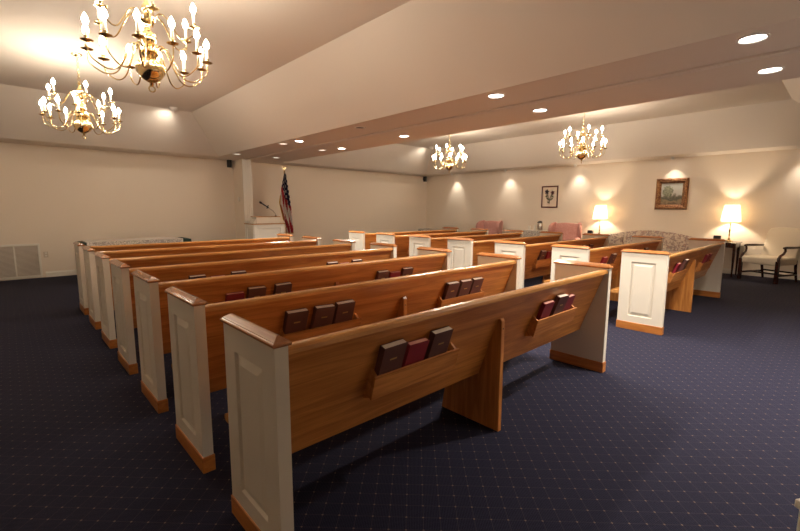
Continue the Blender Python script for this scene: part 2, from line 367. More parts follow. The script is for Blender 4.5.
# ------------------------------------------------------------------ pews
L_ = 3.10; D_ = 0.484; TH = 0.054; PL = 0.092; HC = 0.922
def back_y(z):   # rear face of the sloping back board, local y
    return 0.030 + (0.885 - z) * 0.352
def make_pew():
    root = thing('pew', '', 'pew')
    for side in (0, 1):
        xa = 0 if side == 0 else L_ - TH; xb = xa + TH
        xo, s = (xa, 1) if side == 0 else (xb, -1)       # outer face and inward sign
        bm = nb()
        # outer face with a raised field, as nested rectangles (inset y, z; depth inwards)
        y0, y1, z0, z1 = 0.0, D_, 0.0, HC
        loops = [((y0, y1, z0, z1), 0), ((.112, D_ - .112, .170, .815), 0), ((.117, D_ - .117, 0.175, .810), .013),
                 ((.126, D_ - .126, 0.184, .801), .013), ((.158, D_ - .158, .216, .769), .001)]
        rows = []
        for (a, b, c, d), dep in loops:
            x = xo + s * dep
            rows.append([bm.verts.new(p) for p in ((x, a, c), (x, b, c), (x, b, d), (x, a, d))])
        for p, q in zip(rows[:-1], rows[1:]):
            for i in range(4): bm.faces.new((p[i], p[(i + 1) % 4], q[(i + 1) % 4], q[i]))
        bm.faces.new(rows[-1])
        xi = xo + s * TH
        inn = [bm.verts.new(p) for p in ((xi, y0, z0), (xi, y1, z0), (xi, y1, z1), (xi, y0, z1))]
        for i in range(4): bm.faces.new((rows[0][i], rows[0][(i + 1) % 4], inn[(i + 1) % 4], inn[i]))
        bm.faces.new(inn[::-1])
        pan = obj('end_panel', bm, M['white'], root)
        # oak cap, moulded
        bm = nb(); rows = []
        for off, z in ((0.0, HC), (.007, HC + .001), (.011, HC + .006), (.011, HC + .012), (.007, HC + .017), (.002, HC + .019), (.001, HC + .022), (-.004, HC + .025), (-.021, HC + .037)):
            rows.append([bm.verts.new(p) for p in ((xa - off, -off, z), (xb + off, -off, z), (xb + off, D_ + off, z), (xa - off, D_ + off, z))])
        for p, q in zip(rows[:-1], rows[1:]):
            for i in range(4): bm.faces.new((p[i], p[(i + 1) % 4], q[(i + 1) % 4], q[i]))
        bm.faces.new(rows[-1]); bm.faces.new(rows[0][::-1])
        obj('cap', bm, M['capw'], pan, label='moulded oak cap')
        bm = nb(); bx(bm, xa - .006, xb + .006, -.006, D_ + .006, 0.0, PL, .003)
        obj('plinth', bm, M['plinth'], pan, label='oak plinth')
    # sloping back board
    bm = nb(); th = .024
    prism(bm, [(back_y(.89), .89), (back_y(.347), .347), (back_y(.347) + th, .352), (back_y(.89) + th, .89)], 'x', TH - .001, L_ - TH + .001)
    back = obj('backrest', bm, M['oak'], root)
    bm = nb()
    prism(bm, [(.008, .882), (.008, .900), (.014, .908), (.022, .912), (.052, .912), (.060, .906), (.064, .896), (.064, .882)], 'x', TH - .001, L_ - TH + .001)
    obj('top_rail', bm, M['rail'], back, label='lighter rounded oak top rail')
    # seat with a bull-nosed front that wraps past the end panels
    bm = nb()
    bx(bm, TH - .001, L_ - TH + .001, .21, D_, .412, .442)
    def nose(bm):
        pr = [(D_ + .002, .412), (D_ + .09, .412)]
        for k in range(7):
            a = -PI / 2 + PI * k / 6; pr.append((D_ + .092 + .019 * math.cos(a), .431 + .019 * math.sin(a)))
        pr += [(D_ + .002, .450)]
        return pr
    prism(bm, nose(bm), 'x', .022, L_ - .022)
    obj('seat', bm, M['rail'], root, smooth=30)
    # centre support
    cx = L_ / 2
    bm = nb()
    prism(bm, [(.055, 0), (.535, 0), (.47, .39), (.215, .40), (back_y(.73) + .004, .735), (.066, .745), (.055, .728)], 'x', cx - .018, cx + .018, .003, 1)
    sup = obj('center_support', bm, M['oakv'], root, smooth=30)
    bm = nb(); lathe(bm, [(0, -.001), (.005, -.001), (.005, .001), (0, .001)], 10, mtx=Matrix.Translation((cx, .0545, .68)) @ Matrix.Rotation(R(90), 4, 'X'))
    obj('screw_plug', bm, M['dark'], sup)
    # two book racks on the rear of the back board
    for xr in (0.511, 1.979):
        w = .61
        bm = nb()
        ft = [(.052, .650), (.064, .652), (.097, .532), (.085, .530)]
        prism(bm, ft, 'x', xr, xr + w, .002, 1)
        for a in (xr + .012, xr + w - .026):
            prism(bm, [(.064, .646), (back_y(.646), .690), (back_y(.52), .515), (.094, .535)], 'x', a, a + .014)
        prism(bm, [(.088, .533), (.090, .545), (back_y(.545), .562), (back_y(.55), .550)], 'x', xr + .02, xr + w - .02)
        obj('book_rack', bm, M['oakr'], root)
    return root
ORD = ['nearest', 'second', 'third', 'fourth', 'fifth', 'sixth', 'farthest']
LY = [1.365, 2.249, 3.162, 4.093, 5.010, 5.947, 6.868]
LX, RXX = 0.661, 5.353
pew0 = make_pew(); first = True
pews = []
for bank, x in (('left', LX), ('right', RXX)):
    for k, y in enumerate(LY):
        p = pew0 if first else copy_tree(pew0); first = False
        word = ORD[k] + ' to the camera' if k == 0 else (ORD[k] + ' from the camera')
        side = 'left-hand' if bank == 'left' else 'right-hand'
        extra = {('left', 0): '', ('left', 6): ', by the wall table', ('right', 0): ''}.get((bank, k), '')
        place(p, (x, y - (0.008 if bank == 'right' else 0), 0), 0, f'oak pew with cream ends, {word}, {side} bank{extra}', f'pews of the {side} bank')

# ------------------------------------------------------------------ books
def make_book(kind):
    w, h, t = (.146, .232, .036) if kind == 'brown' else (.138, .205, .030)
    r = thing(kind + '_book' if False else 'hymnal', '', 'book')
    bm = nb()
    bx(bm, 0, w, 0, .003, 0, h, .001); bx(bm, 0, w, t - .003, t, 0, h, .001)      # covers
    bx(bm, 0, .004, .002, t - .002, 0, h, .001)                                   # spine
    cov = obj('cover', bm, M['brownbook'] if kind == 'brown' else M['redbook'], r)
    bm = nb(); bx(bm, .0042, w - .004, .0032, t - .0032, .003, h - .003)
    obj('pages', bm, M['pages'] if kind == 'brown' else M['pagesred'], r)
    if kind == 'brown':
        bm = nb(); bx(bm, w * .35, w * .65, -.0006, .0002, h * .66, h * .70); obj('gilt_stamp', bm, M['gilt'], cov)
    return r, w
protos = {}
LEAN = math.atan(.352)
DISP = {'brown': 'brown', 'red': 'maroon'}
def put_books(bank, row, rack, items):
    """items: list of (kind, x offset within rack, dz)"""
    x = (LX if bank == 'left' else RXX) + (0.511, 1.979)[rack]
    y = LY[row] - (0.008 if bank == 'right' else 0)
    side = 'left-hand' if bank == 'left' else 'right-hand'
    n = len(items)
    pos = {1: ['only one seen'], 2: ['left of two', 'right of two'], 3: ['leftmost of three', 'middle of three', 'rightmost of three']}[n]
    for i, (kind, dx, tw) in enumerate(items):
        if kind not in protos:
            r, w = make_book(kind); protos[kind] = r
        else:
            r = copy_tree(protos[kind])
        z0 = .570; t = .036 if kind == 'brown' else .030
        # front cover bottom edge sits behind the rack's front board
        yb = back_y(z0) - (t + .006) / math.cos(LEAN)
        r.location = (x + dx, y + yb, z0); r.rotation_euler = (LEAN, tw, 0)
        rk = 'left' if rack == 0 else 'right'
        r['label'] = f'{DISP[kind]} hymnal, {pos[i]} in the {rk} rack, {ORD[row]} {side} pew'
        r['group'] = f'hymnals in the racks of the {side} bank'
B, S = 'brown', 'red'
put_books('left', 0, 0, [(B, .035, R(-1.2)), (S, .205, R(.5)), (B, .370, R(-.4))])
put_books('left', 0, 1, [(S, .065, R(-1)), (B, .240, R(1.2)), (S, .395, R(-.5))])
put_books('left', 1, 0, [(B, .020, R(1)), (B, .215, R(2.5)), (B, .390, R(-.5))])
put_books('left', 1, 1, [(B, .050, R(.5)), (B, .230, R(.5)), (B, .400, R(.5))])
put_books('left', 2, 0, [(S, .010, R(0)), (B, .175, R(.8)), (B, .410, R(-.5))])
put_books('left', 2, 1, [(B, .045, R(.5)), (S, .225, R(0)), (B, .390, R(.5))])
put_books('left', 3, 0, [(B, .020, R(0)), (S, .215, R(0)), (B, .410, R(0))])
put_books('left', 3, 1, [(B, .060, R(0)), (S, .245, R(0)), (B, .420, R(0))])
put_books('left', 4, 0, [(B, .080, R(0)), (B, .420, R(0))])
put_books('left', 4, 1, [(B, .080, R(0)), (B, .400, R(0))])
put_books('right', 0, 0, [(S, .110, R(.5)), (B, .400, R(-.5))])
put_books('right', 0, 1, [(S, .150, R(1)), (S, .330, R(0))])
put_books('right', 1, 0, [(S, .120, R(.5)), (B, .400, R(1))])
put_books('right', 1, 1, [(B, .330, R(0))])
put_books('right', 2, 0, [(B, .070, R(2.5)), (S, .300, R(0))])
put_books('right', 2, 1, [(B, .060, R(0)), (B, .350, R(0))])
put_books('right', 3, 0, [(B, .350, R(0))])

# ------------------------------------------------------------------ chandeliers
CHB = 2.325
def make_chandelier():
    root = thing('chandelier', '', 'chandelier')
    z0 = 0.0   # bottom of the ring
    bm = nb(); torus(bm, .022, .005, Matrix.Translation((0, 0, .027)) @ Matrix.Rotation(R(90), 4, 'X') ); lathe(bm, [(0, .05), (.012, .052), (.018, .062), (.010, .072), (.03, .078), (0, .08)], 14)
    obj('ring', bm, M['brassd'], root, smooth=40)
    bm = nb()
    prof = []
    for k in range(13):
        a = -PI / 2 + (PI * .86) * k / 12
        prof.append((.096 * math.cos(a), .172 + .096 * math.sin(a)))
    prof += [(.060, .285), (.050, .292)]
    fl = lambda a, z: 1 + (.09 * abs(math.cos(a * 9)) if z > .15 else 0)
    lathe(bm, prof, 36, flute=fl)
    obj('globe', bm, M['brass'], root, smooth=50)
    bm = nb()
    lathe(bm, [(.05, .290), (.068, .300), (.070, .325), (.045, .335), (.030, .350), (.052, .385), (.058, .41), (.046, .44), (.022, .465), (.018, .50), (.030, .515), (.055, .525),
               (.057, .55), (.030, .56), (.020, .58), (.034, .605), (.036, .63), (.018, .66), (.012, .69), (.026, .70), (.026, .708), (.010, .715), (.008, .735), (0, .737)], 24)
    obj('stem', bm, M['brass'], root, smooth=50)
    bm = nb(); torus(bm, .018, .004, Matrix.Translation((0, 0, .752)) @ Matrix.Rotation(R(90), 4, 'X'))
    z = .785; k = 0
    top = ZT - CHB - .03
    while z < top:
        torus(bm, .014, .0035, Matrix.Translation((0, 0, z)) @ Matrix.Rotation(R(90 * (k % 2)), 4, 'Z') @ Matrix.Rotation(R(90), 4, 'X') @ Matrix.Diagonal((.75, 1.25, 1, 1)), 10, 5)
        z += .024; k += 1
    obj('chain', bm, M['brass'], root, smooth=60)
    bm = nb(); lathe(bm, [(.008, top - .01), (.02, top), (.05, top + .012), (.062, top + .022), (.065, top + .03)], 24); obj('canopy', bm, M['brass'], root, smooth=40)
    def arm(rad, zh, zc, dip, lower):
        a = nb()
        pts = []
        if lower:
            ctrl = [(.060, zh), (.09, zh + .028), (.13, zh + .005), (.175, zh - .09), (.225, dip + .02), (.29, dip - .005), (.355, dip + .022), (rad - .006, zc - .085), (rad, zc)]
        else:
            ctrl = [(.050, zh), (.09, zh + .045), (.14, zh + .02), (.19, zh - .06), (.235, dip + .01), (.28, dip), (.325, dip + .03), (rad, zc - .06), (rad, zc)]
        n = len(ctrl)
        for i in range(n - 1):
            p0, p1, p2, p3 = ctrl[max(i - 1, 0)], ctrl[i], ctrl[i + 1], ctrl[min(i + 2, n - 1)]
            for j in range(4):
                t = j / 4
                pts.append(tuple(.5 * (2 * p1[d] + (p2[d] - p0[d]) * t + (2 * p0[d] - 5 * p1[d] + 4 * p2[d] - p3[d]) * t * t + (3 * p1[d] - p0[d] - 3 * p2[d] + p3[d]) * t ** 3) for d in (0, 1)))
        pts.append(ctrl[-1])
        tube(a, [(x, 0, z) for x, z in pts], lambda t: .0062 - .0012 * t, 6)
        return a
    def cup_set(o_arm, rad, zc):
        bm = nb(); lathe(bm, [(.006, zc - .012), (.020, zc - .006), (.040, zc), (.042, zc + .004), (.014, zc + .002), (.012, zc + .008), (.015, zc + .03), (.013, zc + .032)], 18, (rad, 0, 0))
        obj('drip_pan', bm, M['brassd'], o_arm, smooth=40)
        bm = nb(); lathe(bm, [(.0115, zc + .028), (.0115, zc + .105), (.009, zc + .108), (0, zc + .108)], 12, (rad, 0, 0)); obj('candle_sleeve', bm, M['candle'], o_arm, smooth=40)
        bm = nb(); lathe(bm, [(.008, zc + .106), (.017, zc + .118), (.0215, zc + .134), (.019, zc + .152), (.010, zc + .170), (.003, zc + .182), (0, zc + .186)], 8, (rad, 0, 0)); obj('bulb', bm, M['bulb'], o_arm, smooth=60)
    lo = obj('arm', arm(.410, .315, .270, .115, True), M['brass'], root, smooth=60); cup_set(lo, .410, .270)
    up = obj('arm', arm(.345, .540, .495, .405, False), M['brass'], root, smooth=60); cup_set(up, .345, .495)
    for k in range(12):
        o = lo if k == 0 else copy_tree(lo, root); o.rotation_euler = (0, 0, R(30 * k + 8))
    for k in range(6):
        o = up if k == 0 else copy_tree(up, root); o.rotation_euler = (0, 0, R(60 * k + 23))
    return root
ch = make_chandelier()
spots = [((.935, 3.88), 'largest brass chandelier, nearest the camera, cut by the top edge', 0), ((.858, 7.09), 'brass chandelier on the left near the front wall, below and behind the largest', 11),
         ((8.33, 7.10), 'small far brass chandelier over the middle pews, left of the framed botanical print', 5), ((8.42, 3.77), 'brass chandelier near the right wall, above the botanical print', 17)]
for i, ((x, y), lab, rz) in enumerate(spots):
    c = ch if i == 0 else copy_tree(ch)
    place(c, (x, y, CHB), R(rz), lab, 'two-tier brass chandeliers')

# ------------------------------------------------------------------ ceiling lights
def can(loc, lens, label, spot=0, r=.082, name='recessed_downlight'):
    t = thing(name, label, 'ceiling light', loc, 0, 'round downlights in the ceiling beam')
    bm = nb(); pr = [(r + .018, 0.0), (r + .017, -.006), (r + .004, -.010), (r - .006, -.004), (r - .008, -.0005)]
    rows = []
    for rr, z in pr: rows.append([bm.verts.new((rr * math.cos(2 * PI * i / 32), rr * math.sin(2 * PI * i / 32), z)) for i in range(32)])
    for a, b in zip(rows[:-1], rows[1:]):
        for i in range(32): bm.faces.new((a[i], a[(i + 1) % 32], b[(i + 1) % 32], b[i]))
    obj('trim_ring', bm, M['ring'], t, smooth=40)
    bm = nb(); lathe(bm, [(r - .008, -.0008), (r - .010, -.002), (.01, -.0035)], 28); obj('lens', bm, M[lens], t)
    if spot:
        l = bpy.data.lights.new('downlight_beam', 'SPOT'); l.energy = spot; l.color = (1, .89, .76); l.spot_size = R(130); l.spot_blend = .7; l.shadow_soft_size = .06
        o = bpy.data.objects.new('downlight_beam', l); C.objects.link(o); o.location = (loc[0], loc[1], loc[2] - .02)
    return t
SP = 124
zc = ZS - .0002
can((4.085, .625, zc), 'lens', 'large lit downlight at the top right, left row of the beam, nearest', SP)
can((5.09, .632, zc), 'lens', 'lit downlight at the right edge, right row of the beam, nearest', SP)
can((4.055, 2.806, zc), 'lens', 'lit downlight left of the ceiling track, second from the camera', SP)
can((5.03, 2.814, zc), 'lens', 'lit downlight right of the ceiling track, second from the camera', SP)
can((4.10, -1.56, zc), 'lens', 'added unseen downlight over the back of the room, left of the track', SP)  # this and the next: added behind the camera to brighten the pew backs
can((5.09, -1.56, zc), 'lens', 'added unseen downlight over the back of the room, right of the track', SP)
can((4.10, 5.30, zc), 'dark', 'unlit dark ceiling opening in the beam, left of the track', 0, r=.07, name='recessed_downlight')
can((5.105, 5.377, zc), 'lens', 'lit downlight right of the track, across from the dark opening', SP)
can((4.085, 7.119, zc), 'lens', 'lit downlight left of the track, beyond the dark opening', SP)
can((4.03, 7.62, zc), 'lensdim', 'dim round light close behind the fourth lit one, left of the track', 0)
can((5.20, 7.346, zc), 'lens', 'lit downlight right of the track, beyond the middle of the beam', SP)
can((5.052, 7.85, zc), 'lensdim', 'dim round light right of the track, close behind a lit one', 0)
can((4.01, 9.79, zc), 'lensdim', 'dim round light left of the track, nearest the front wall', 0)
can((4.965, 9.77, zc), 'lensdim', 'dim round light right of the track, nearest the front wall', 0)

def washer(x, y, label, power=11, eyeball=True):
    t = thing('wall_washer', label, 'ceiling light', (x, y, ZS), 0, 'wall washer lights in the right soffit')
    bm = nb(); lathe(bm, [(.062, 0), (.062, -.006), (.045, -.012), (.03, -.012)], 24); obj('trim_ring', bm, M['ring'], t, smooth=40)
    mt = Matrix.Translation((0, 0, -.012)) @ Matrix.Rotation(R(-30), 4, 'Y')
    bm = nb(); lathe(bm, [(.034, .0), (.036, -.035), (.034, -.05), (.029, -.05), (.028, -.042), (0, -.042)][::-1], 20, mtx=mt); obj('eyeball', bm, M['ring'], t, smooth=40)
    bm = nb(); lathe(bm, [(.026, -.046), (.0, -.0462)], 16, mtx=mt); obj('lens', bm, M['lens'], t)
    l = bpy.data.lights.new('wash_beam', 'SPOT'); l.energy = power; l.color = (1, .88, .73); l.spot_size = R(74); l.spot_blend = 1; l.shadow_soft_size = .03
    o = bpy.data.objects.new('wash_beam', l); C.objects.link(o); o.location = (x + .03, y, ZS - .075)
    o.rotation_euler = (0, R(-22), 0)
for y, lab in ((9.72, 'small wall washer in the soffit near the far corner'), (7.55, 'white eyeball light in the soffit above the far pink chair'), (5.33, 'soffit eyeball light right of the botanical print'),
               (3.02, 'soffit eyeball light above the gold-framed landscape'), (0.72, 'soffit eyeball light above the cream armchair')):
    washer(11.54, y, lab)

def dome(x, y, label, aim):
    t = thing('dome_light', label, 'ceiling light', (x, y, ZT), 0)
    bm = nb(); lathe(bm, [(.085, 0), (.085, -.012), (.08, -.02)], 24); obj('base', bm, M['ring'], t, smooth=40)
    pr = [(.078 * math.cos(a), -.02 - .05 * math.sin(a)) for a in [R(q) for q in (0, 20, 40, 60, 78, 90)]]
    bm = nb(); lathe(bm, pr, 24); obj('dome', bm, M['ring'], t, smooth=60)
    l = bpy.data.lights.new('dome_beam', 'SPOT'); l.energy = 9; l.color = (1, .88, .72); l.spot_size = R(110); l.spot_blend = 1; l.shadow_soft_size = .05
    o = bpy.data.objects.new('dome_beam', l); C.objects.link(o); o.location = (x, y, ZT - .10)
    o.rotation_euler = Vector(aim).to_track_quat('-Z', 'Y').to_euler()
dome(2.62, 9.42, 'white ceiling dome in the far corner of the left tray ceiling', (-.35, 1, -.55))
dome(10.2, 9.45, 'white ceiling dome in the far corner of the right tray ceiling', (-.35, 1, -.55))

def speaker(loc, rz, label):
    t = thing('wall_speaker', label, 'speaker', loc, rz, 'small black wall speakers')
    bm = nb(); bx(bm, -.058, .058, -.14, -.03, -.095, .095, .012, 2); obj('cabinet', bm, M['blackp'], t)
    bm = nb(); bx(bm, -.045, .045, -.143, -.139, -.080, .080, .002); obj('grille', bm, M['dark'], t)
    bm = nb(); bx(bm, -.015, .015, -.03, 0, -.03, .03); obj('bracket', bm, M['blackp'], t)
speaker((4.38, Y1, 2.57), R(-20), 'small black speaker high on the front wall left of the flag')
speaker((11.66, Y1, 2.545), R(20), 'small black speaker high in the far right corner')

# ------------------------------------------------------------------ lectern, microphone, flag
t = thing('lectern', 'white panelled lectern with thin oak-edged tops before the flag', 'lectern', (4.39, 9.94, 0))
bm = nb()
bx(bm, .02, .82, .03, .50, 0, 1.03)
for a, b in ((.02, .12), (.72, .82)): bx(bm, a, b, .012, .03, 0, 1.03, .002)
bx(bm, .12, .72, .012, .03, .93, 1.03, .002); bx(bm, .12, .72, .012, .03, 0, .14, .002)
for a, b in ((.04, .12), (.40, .48)): bx(bm, .004, .02, a, b, 0, 1.03, .002)
bx(bm, .004, .02, .12, .40, .93, 1.03, .002)
obj('body', bm, M['trimw'], t)
bm = nb(); bx(bm, -.01, .85, -.01, .53, 1.03, 1.05, .006, 2); obj('top', bm, M['rail'], t, label='oak-edged top')
bm = nb(); bx(bm, .18, .82, .22, .50, 1.05, 1.205, .003); obj('riser', bm, M['trimw'], t)
bm = nb(); bx(bm, .165, .835, .205, .52, 1.205, 1.222, .004); obj('shelf', bm, M['rail'], t, label='oak-edged shelf')
bm = nb(); prism(bm, [(.09, 1.05), (.18, 1.05), (.18, 1.16), (.165, 1.15)], 'y', .24, .48); obj('side_bracket', bm, M['trimw'], t)
m_ = thing('microphone', 'black gooseneck microphone rising from the lectern', 'microphone', (5.17, 10.3, 1.222))
bm = nb(); lathe(bm, [(.03, 0), (.028, .012), (.008, .02)], 14); obj('base', bm, M['blackp'], m_, smooth=40)
bm = nb(); tube(bm, [(0, 0, .01), (-.02, 0, .08), (-.08, 0, .14), (-.20, 0, .22), (-.30, 0, .285)], .006, 6); obj('gooseneck', bm, M['chrome'], m_, smooth=60)
bm = nb(); tube(bm, [(-.19, 0, .215), (-.225, 0, .24), (-.38, 0, .335)], .016, 8); tube(bm, [(-.38, 0, .335), (-.43, 0, .365)], .026, 8)
tube(bm, [(-.24, 0, .20), (-.20, 0, .28)], .014, 8)
obj('capsule', bm, M['blackp'], m_, smooth=60)

f = thing('american_flag', 'American flag with gold fringe draped on a pole beside the lectern', 'flag', (5.62, 10.62, 0))
bm = nb(); lathe(bm, [(.13, 0), (.13, .02), (.09, .04), (.03, .06), (.02, .09)], 24); obj('stand', bm, M['brassd'], f, smooth=40)
bm = nb(); tube(bm, [(0, 0, .08), (0, 0, 2.38)], .013, 10); obj('pole', bm, M['capw'], f, smooth=60)
bm = nb(); lathe(bm, [(.013, 2.37), (.022, 2.39), (.014, 2.41), (.028, 2.43), (.010, 2.455)], 12)
bx(bm, -.012, .012, -.01, .01, 2.45, 2.50, .004)
prism(bm, [(-.07, 2.535), (-.02, 2.48), (.02, 2.48), (.07, 2.535), (.03, 2.515), (0, 2.53), (-.03, 2.515)], 'y', -.006, .006)
obj('finial', bm, M['brass'], f, smooth=40)
# draped cloth: fly hangs down and swings out; stripe colour follows the folded width
bm = nb(); NU, NV = 44, 70; grid = []
for j in range(NV + 1):
    v = j / NV; row = []
    wl = .02 + .17 * min(1, v * 1.6) ** .8 * (1 - .45 * max(0, v - .62) / .38); wr = .03 + .13 * min(1, v * 1.4) + .03 * v
    for i in range(NU + 1):
        u = i / NU
        x = -wl + (wl + wr) * u + .035 * v
        zz = 2.36 - v * (1.62 - .42 * max(0, .35 - u) / .35 * 0.9)
        y = -.035 + (.045 * math.sin(u * 19 + v * 2.2) + .02 * math.sin(u * 41 + v * 3)) * min(1, v * 2 + .15)
        row.append(bm.verts.new((x, y, zz)))
    grid.append(row)
for j in range(NV):
    for i in range(NU):
        fc = bm.faces.new((grid[j][i], grid[j][i + 1], grid[j + 1][i + 1], grid[j + 1][i]))
        u = i / NU; v = j / NV; s = u * 1.0 - v * .55
        if j >= NV - 1 or (i < 2 and v > .45): k = 3
        elif v < .44 - .35 * (0.55 - u) and not (u < .3 and v > .3):
            k = 1 if (i % 5 in (1, 2) and (j + (i // 5) * 3) % 6 in (1, 2, 3)) else 2
        else: k = 0 if int((s + 2) * 6.5) % 2 == 0 else 1
        fc.material_index = k
bmesh.ops.solidify(bm, geom=bm.faces[:], thickness=.003)
obj('cloth', bm, [M['fred'], M['fwhite'], M['fblue'], M['fgold']], f)

# ------------------------------------------------------------------ table by the front wall
def cloth_box(x0, x1, y0, y1, z0, z1, fold=.012, n=60, top=0):
    """draped cloth: top sheet with skirts that ripple"""
    bm = nb()
    per = []
    w, d = x1 - x0, y1 - y0; P = 2 * (w + d)
    for k in range(n * 2):
        s = P * k / (n * 2)
        if s < w: p = (x0 + s, y0, 0, -1)
        elif s < w + d: p = (x1, y0 + s - w, 1, 0)
        elif s < 2 * w + d: p = (x1 - (s - w - d), y1, 0, 1)
        else: p = (x0, y1 - (s - 2 * w - d), -1, 0)
        per.append(p)
    rows = []
    for zz, f in ((z1, 0), (z1 - .01, .006), ((z0 + z1) / 2, .6), (z0, 1)):
        row = []
        for k, (x, y, nx, ny) in enumerate(per):
            off = (f * fold * (1 + math.sin(k * .9)) if f > .01 else 0)
            row.append(bm.verts.new((x + nx * off, y + ny * off, zz)))
        rows.append(row)
    N = len(per)
    for a, b in zip(rows[:-1], rows[1:]):
        for i in range(N): bm.faces.new((a[i], b[i], b[(i + 1) % N], a[(i + 1) % N]))
    bm.faces.new(rows[0]).material_index = top
    return bm
def table4(t, x0, x1, y0, y1, h, m, leg=.022, taper=.6):
    bm = nb(); bx(bm, x0, x1, y0, y1, h - .025, h, .006, 2); obj('tabletop', bm, m, t)
    bm = nb(); bx(bm, x0 + .03, x1 - .03, y0 + .03, y1 - .03, h - .11, h - .025); obj('apron', bm, m, t)
    for sx in (x0 + .05, x1 - .05):
        for sy in (y0 + .05, y1 - .05):
            bm = nb()
            pr = []
            a = [bm.verts.new((sx + i * leg * taper, sy + j * leg * taper, 0)) for i, j in ((-1, -1), (1, -1), (1, 1), (-1, 1))]
            b = [bm.verts.new((sx + i * leg, sy + j * leg, h - .025)) for i, j in ((-1, -1), (1, -1), (1, 1), (-1, 1))]
            for i in range(4): bm.faces.new((a[i], a[(i + 1) % 4], b[(i + 1) % 4], b[i]))
            bm.faces.new(a[::-1]); bm.faces.new(b); obj('leg', bm, m, t)
TX0, TX1, TY0, TY1, TZ = .98, 2.86, 9.62, 10.30, .768
t = thing('long_table', 'long table behind the farthest left-hand pews, mostly under cloths', 'table', (0, 0, 0)); t.location = (TX0, TY0, 0)
table4(t, 0, TX1 - TX0, 0, TY1 - TY0, TZ, M['mahog'])
tag(obj('green_tablecloth', cloth_box(TX0 - .01, TX1 + .01, TY0 - .01, TY1 + .01, .30, TZ + .006, .012, 50), M['green']), 'dark green cloth showing at both ends of the long table', 'tablecloth')
tag(obj('lace_runner', cloth_box(TX0 + .07, TX1 - .16, TY0 - .036, TY1 + .036, .45, TZ + .022, .008, 50, 1), [M['lace'], M['lacetop']]), 'white patterned lace cloth over the dark green one on the long table', 'tablecloth')

# ------------------------------------------------------------------ lounge furniture by the right wall
def armchair_open(t):
    """front faces local -Y; cream seat and back, open mahogany arms"""
    bm = nb(); bx(bm, -.31, .31, -.30, .26, .33, .47, .035, 3); obj('seat', bm, M['cream'], t, smooth=60)
    bm = nb(); pr = [(-.29, .43)]
    for k in range(13):
        u = -1 + 2 * k / 12; pr.append((.30 * u, .98 + .06 * (1 - u * u) ** .5 if abs(u) < 1 else .95))
    pr.append((.29, .43)); prism(bm, pr, 'y', -.05, .06, .02, 3)
    bmesh.ops.transform(bm, matrix=Matrix.Translation((0, .25, .43)) @ Matrix.Rotation(R(-16), 4, 'X') @ Matrix.Translation((0, 0, -.43)), verts=bm.verts[:])
    obj('backrest', bm, M['cream'], t, smooth=60)
    for s in (-1, 1):
        x = .315 * s
        bm = nb(); bx(bm, x - .027, x + .027, -.31, -.256, 0, .42, .005); obj('leg', bm, M['mahog'], t)
        bm = nb(); tube(bm, [(x * .9, .25, .42), (x * .9, .27, .25), (x * .9, .33, .01)], lambda q: .026 - .006 * q, 8); obj('leg', bm, M['mahog'], t, smooth=40)
        bm = nb()
        tube(bm, [(x, -.27, .42), (x, -.275, .47), (x, -.235, .52), (x * 1.02, -.17, .555), (x * 1.05, -.145, .61), (x * 1.05, -.16, .66)], lambda q: .027 - .009 * q, 8)
        tube(bm, [(x * 1.05, -.20, .665), (x * 1.06, -.15, .672), (x * 1.05, .05, .668), (x * .96, .30, .665)], lambda q: .018 + .006 * math.sin(q * PI), 8)
        obj('arm', bm, M['mahog'], t, smooth=50)
    bm = nb()
    for s in (-1, 1): bx(bm, .30 * s - .012, .30 * s + .012, -.26, .28, .13, .165, .003)
    bx(bm, -.29, .29, -.02, .01, .13, .16, .003); bx(bm, -.29, .29, .265, .29, .16, .19, .003)
    obj('stretcher', bm, M['mahog'], t)
t = thing('armchair', 'cream upholstered armchair with open dark wood arms by the right wall', 'armchair', (11.24, 1.065, 0), R(-116))
armchair_open(t); t.scale = (1.06, 1.06, 1.05)

def wingback(t):
    """front faces local -Y"""
    bm = nb(); bx(bm, -.36, .36, -.36, .32, .22, .34, .03, 2); obj('seat_base', bm, M['pink'], t, smooth=60)
    bm = nb(); bx(bm, -.27, .27, -.40, .24, .34, .48, .04, 3); obj('seat_cushion', bm, M['pink'], t, smooth=60)
    bm = nb(); pr = [(-.31, .30)]
    for k in range(11):
        u = -1 + 2 * k / 10; pr.append((.30 * u, 1.045 + .025 * math.cos(u * PI / 2)))
    pr.append((.31, .30)); prism(bm, pr, 'y', .20, .34, .03, 3)
    bmesh.ops.transform(bm, matrix=Matrix.Translation((0, .2, .3)) @ Matrix.Rotation(R(-8), 4, 'X') @ Matrix.Translation((0, -.2, -.3)), verts=bm.verts[:])
    obj('backrest', bm, M['pink'], t, smooth=60)
    for s in (-1, 1):
        bm = nb()
        pr = [(.36, .55), (.42, 1.02), (.36, 1.07), (.20, 1.05), (.06, .98), (.02, .86), (.06, .72), (.12, .60)]
        a, b = sorted((.30 * s, .39 * s)); prism(bm, pr, 'x', a, b, .025, 3)
        bmesh.ops.transform(bm, matrix=Matrix.Translation((.3 * s, .3, 0)) @ Matrix.Rotation(R(14 * s), 4, 'Z') @ Matrix.Translation((-.3 * s, -.3, 0)), verts=bm.verts[:])
        obj('wing', bm, M['pink'], t, smooth=60)
        bm = nb(); bx(bm, a - .01, b + .01, -.34, .30, .30, .60, .03, 2)
        tube(bm, [(.35 * s, -.37, .60), (.35 * s, .25, .61)], .065, 12); obj('arm', bm, M['pink'], t, smooth=60)
        for y in (-.31, .27):
            bm = nb(); tube(bm, [(.31 * s, y, .23), (.32 * s, y, .10), (.33 * s, y - .01, 0)], lambda q: .026 - .010 * q, 8); obj('leg', bm, M['mahog'], t, smooth=40)
